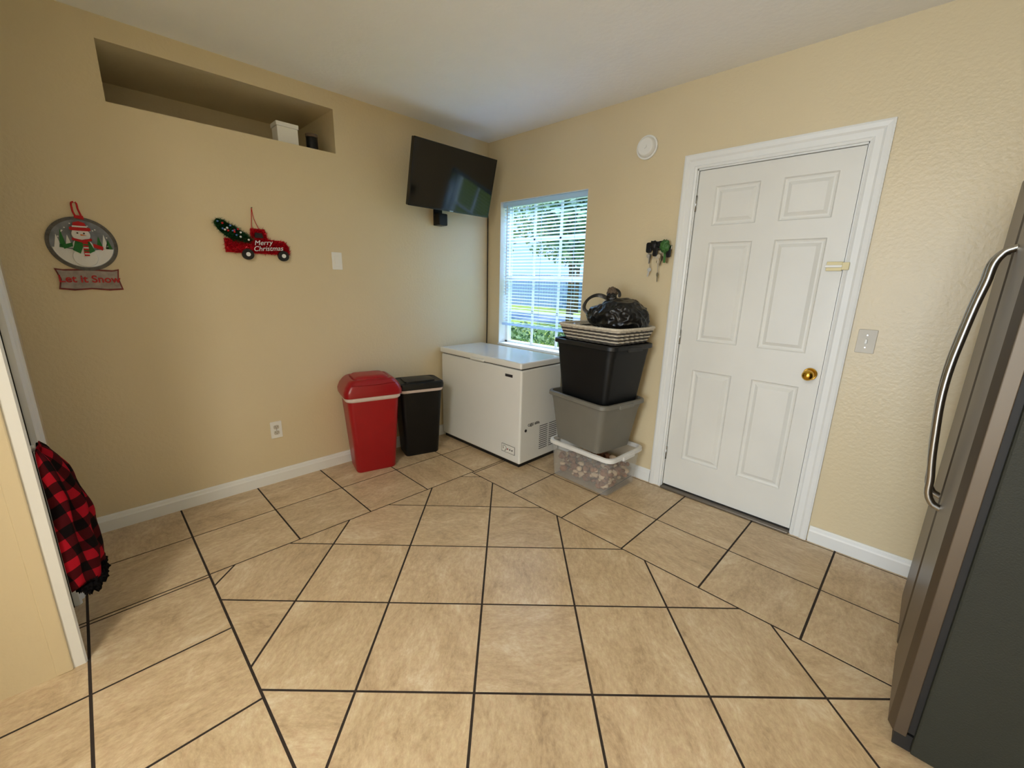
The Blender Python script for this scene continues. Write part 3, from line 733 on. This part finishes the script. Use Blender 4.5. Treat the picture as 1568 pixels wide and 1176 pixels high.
# ------------------------------------------------------------------ outdoors
box('ground_lawn',(-40,.16,-.25),(40,60,-.12),M['grass'])
box('driveway',(-30,9.4,-.12),(10,12.0,-.10),M['drive'])
def tree_(name,loc,h,cr,n,m):
    E=empty(name,loc)
    cyl('trunk',(0,0,0),(0,0,h),.12,M['bark'],E,r1=.06,n=12)
    bm=bmesh.new()
    for k in range(n):
        d=Vector((random.gauss(0,1),random.gauss(0,1),random.gauss(0,1))).normalized()*cr*random.uniform(.45,1)
        c=Vector((d.x,d.y,h+d.z*.75));s=random.uniform(.05,.12)
        a=Vector((random.gauss(0,1),random.gauss(0,1),random.gauss(0,1))).normalized();b=a.orthogonal().normalized()
        bm.faces.new([bm.verts.new(c-a*s),bm.verts.new(c+b*s*.45),bm.verts.new(c+a*s),bm.verts.new(c-b*s*.45)])
    me=D.meshes.new('foliage');bm.to_mesh(me);bm.free();me.materials.append(m);link(D.objects.new('foliage',me),E)
tree_('garden_tree',(-.9,3.4,-.12),2.75,1.25,2600,M['leaf'])
tree_('garden_tree.001',(-4.6,7.4,-.12),3.3,1.8,2600,M['leaf2'])
tree_('garden_tree.002',(-8.8,7.2,-.12),3.4,1.9,2600,M['leaf2'])
tree_('garden_tree.003',(-9.5,14.4,-.12),3.6,2.0,3000,M['leaf'])
bm=bmesh.new()
for k in range(4000):
    c=Vector((random.uniform(-12,4),random.uniform(5.0,5.4),random.uniform(-.1,.30)))
    s=random.uniform(.04,.09);a=Vector((random.gauss(0,1),random.gauss(0,1),random.gauss(0,1))).normalized();b=a.orthogonal().normalized()
    bm.faces.new([bm.verts.new(c-a*s),bm.verts.new(c+b*s*.5),bm.verts.new(c+a*s),bm.verts.new(c-b*s*.5)])
me=D.meshes.new('garden_hedge');bm.to_mesh(me);bm.free();me.materials.append(M['leaf2']);link(D.objects.new('garden_hedge',me))
bm=bmesh.new()
x=-26
while x<6:
    addbox(bm,(x,17.0,-.12),(x+.19,17.04,1.75+.04*math.sin(x*3)));x+=.21
addbox(bm,(-26,17.04,.3),(6,17.1,.42));addbox(bm,(-26,17.04,1.3),(6,17.1,1.42))
from_bm('garden_fence',bm,M['fence'])

E=empty('door_3',(0,0,0))
boxes('sliding_frame',[((1.5,-6.6,0),(1.56,-6.52,2.1)),((3.84,-6.6,0),(3.9,-6.52,2.1)),((1.5,-6.6,2.04),(3.9,-6.52,2.1)),((1.5,-6.6,0),(3.9,-6.52,.06)),((2.66,-6.6,0),(2.74,-6.52,2.1))],M['trim'],E)

# ------------------------------------------------------------------ lights
def area(name,loc,rot,sx,sy,p,col):
    l=D.lights.new(name,'AREA');l.shape='RECTANGLE';l.size=sx;l.size_y=sy;l.energy=p;l.color=col
    o=D.objects.new(name,l);o.location=loc;o.rotation_euler=[math.radians(a) for a in rot];COL.objects.link(o);return o
area('patio_daylight',(2.7,-6.75,1.1),(90,0,0),2.3,2.0,130,(.84,.93,1))
E=empty('ceiling_light',(2.7,-3.9,CH))
cyl('lamp_pan',(0,0,0),(0,0,-.02),.20,M['white_pl'],E,n=40)
area('ceiling_lamp_light',(2.7,-3.9,CH-.05),(0,0,0),.6,.6,60,(1,.96,.88))
area('window_skylight',(-.3,1.6,3.6),(-38,0,0),2.4,1.6,560,(.56,.76,1))
s=D.lights.new('sun','SUN');s.energy=4.0;s.angle=.02;s.color=(1,.97,.92)
so=D.objects.new('sun',s);so.rotation_euler=(math.radians(42),0,math.radians(28));COL.objects.link(so)
w=D.worlds.new('World');SC.world=w;w.use_nodes=True
bg=w.node_tree.nodes['Background'];bg.inputs[0].default_value=(.36,.60,.95,1);bg.inputs[1].default_value=1.7

SC.view_settings.view_transform='Standard';SC.view_settings.exposure=0

# ------------------------------------------------------------------ camera
P=dict(cx=2.977,cy=-2.677,h=1.379,yaw=44.446,pitch=13.890,roll=1.390,f=641.429)
ya,pi_,ro=[math.radians(P[k]) for k in('yaw','pitch','roll')]
fh=Vector((-math.sin(ya),math.cos(ya),0));r=Vector((math.cos(ya),math.sin(ya),0));z=Vector((0,0,1))
F=fh*math.cos(pi_)-z*math.sin(pi_);U=fh*math.sin(pi_)+z*math.cos(pi_)
R2=r*math.cos(ro)+U*math.sin(ro);U2=-r*math.sin(ro)+U*math.cos(ro)
cam=D.cameras.new('camera');co=D.objects.new('camera',cam);COL.objects.link(co)
cam.sensor_fit='HORIZONTAL';cam.sensor_width=36;cam.lens=P['f']/1568*36;cam.clip_start=.02;cam.clip_end=200
mw=Matrix.Identity(4)
for i in range(3):
    mw[i][0]=R2[i];mw[i][1]=U2[i];mw[i][2]=-F[i];mw[i][3]=(P['cx'],P['cy'],P['h'])[i]
co.matrix_world=mw
SC.camera=co
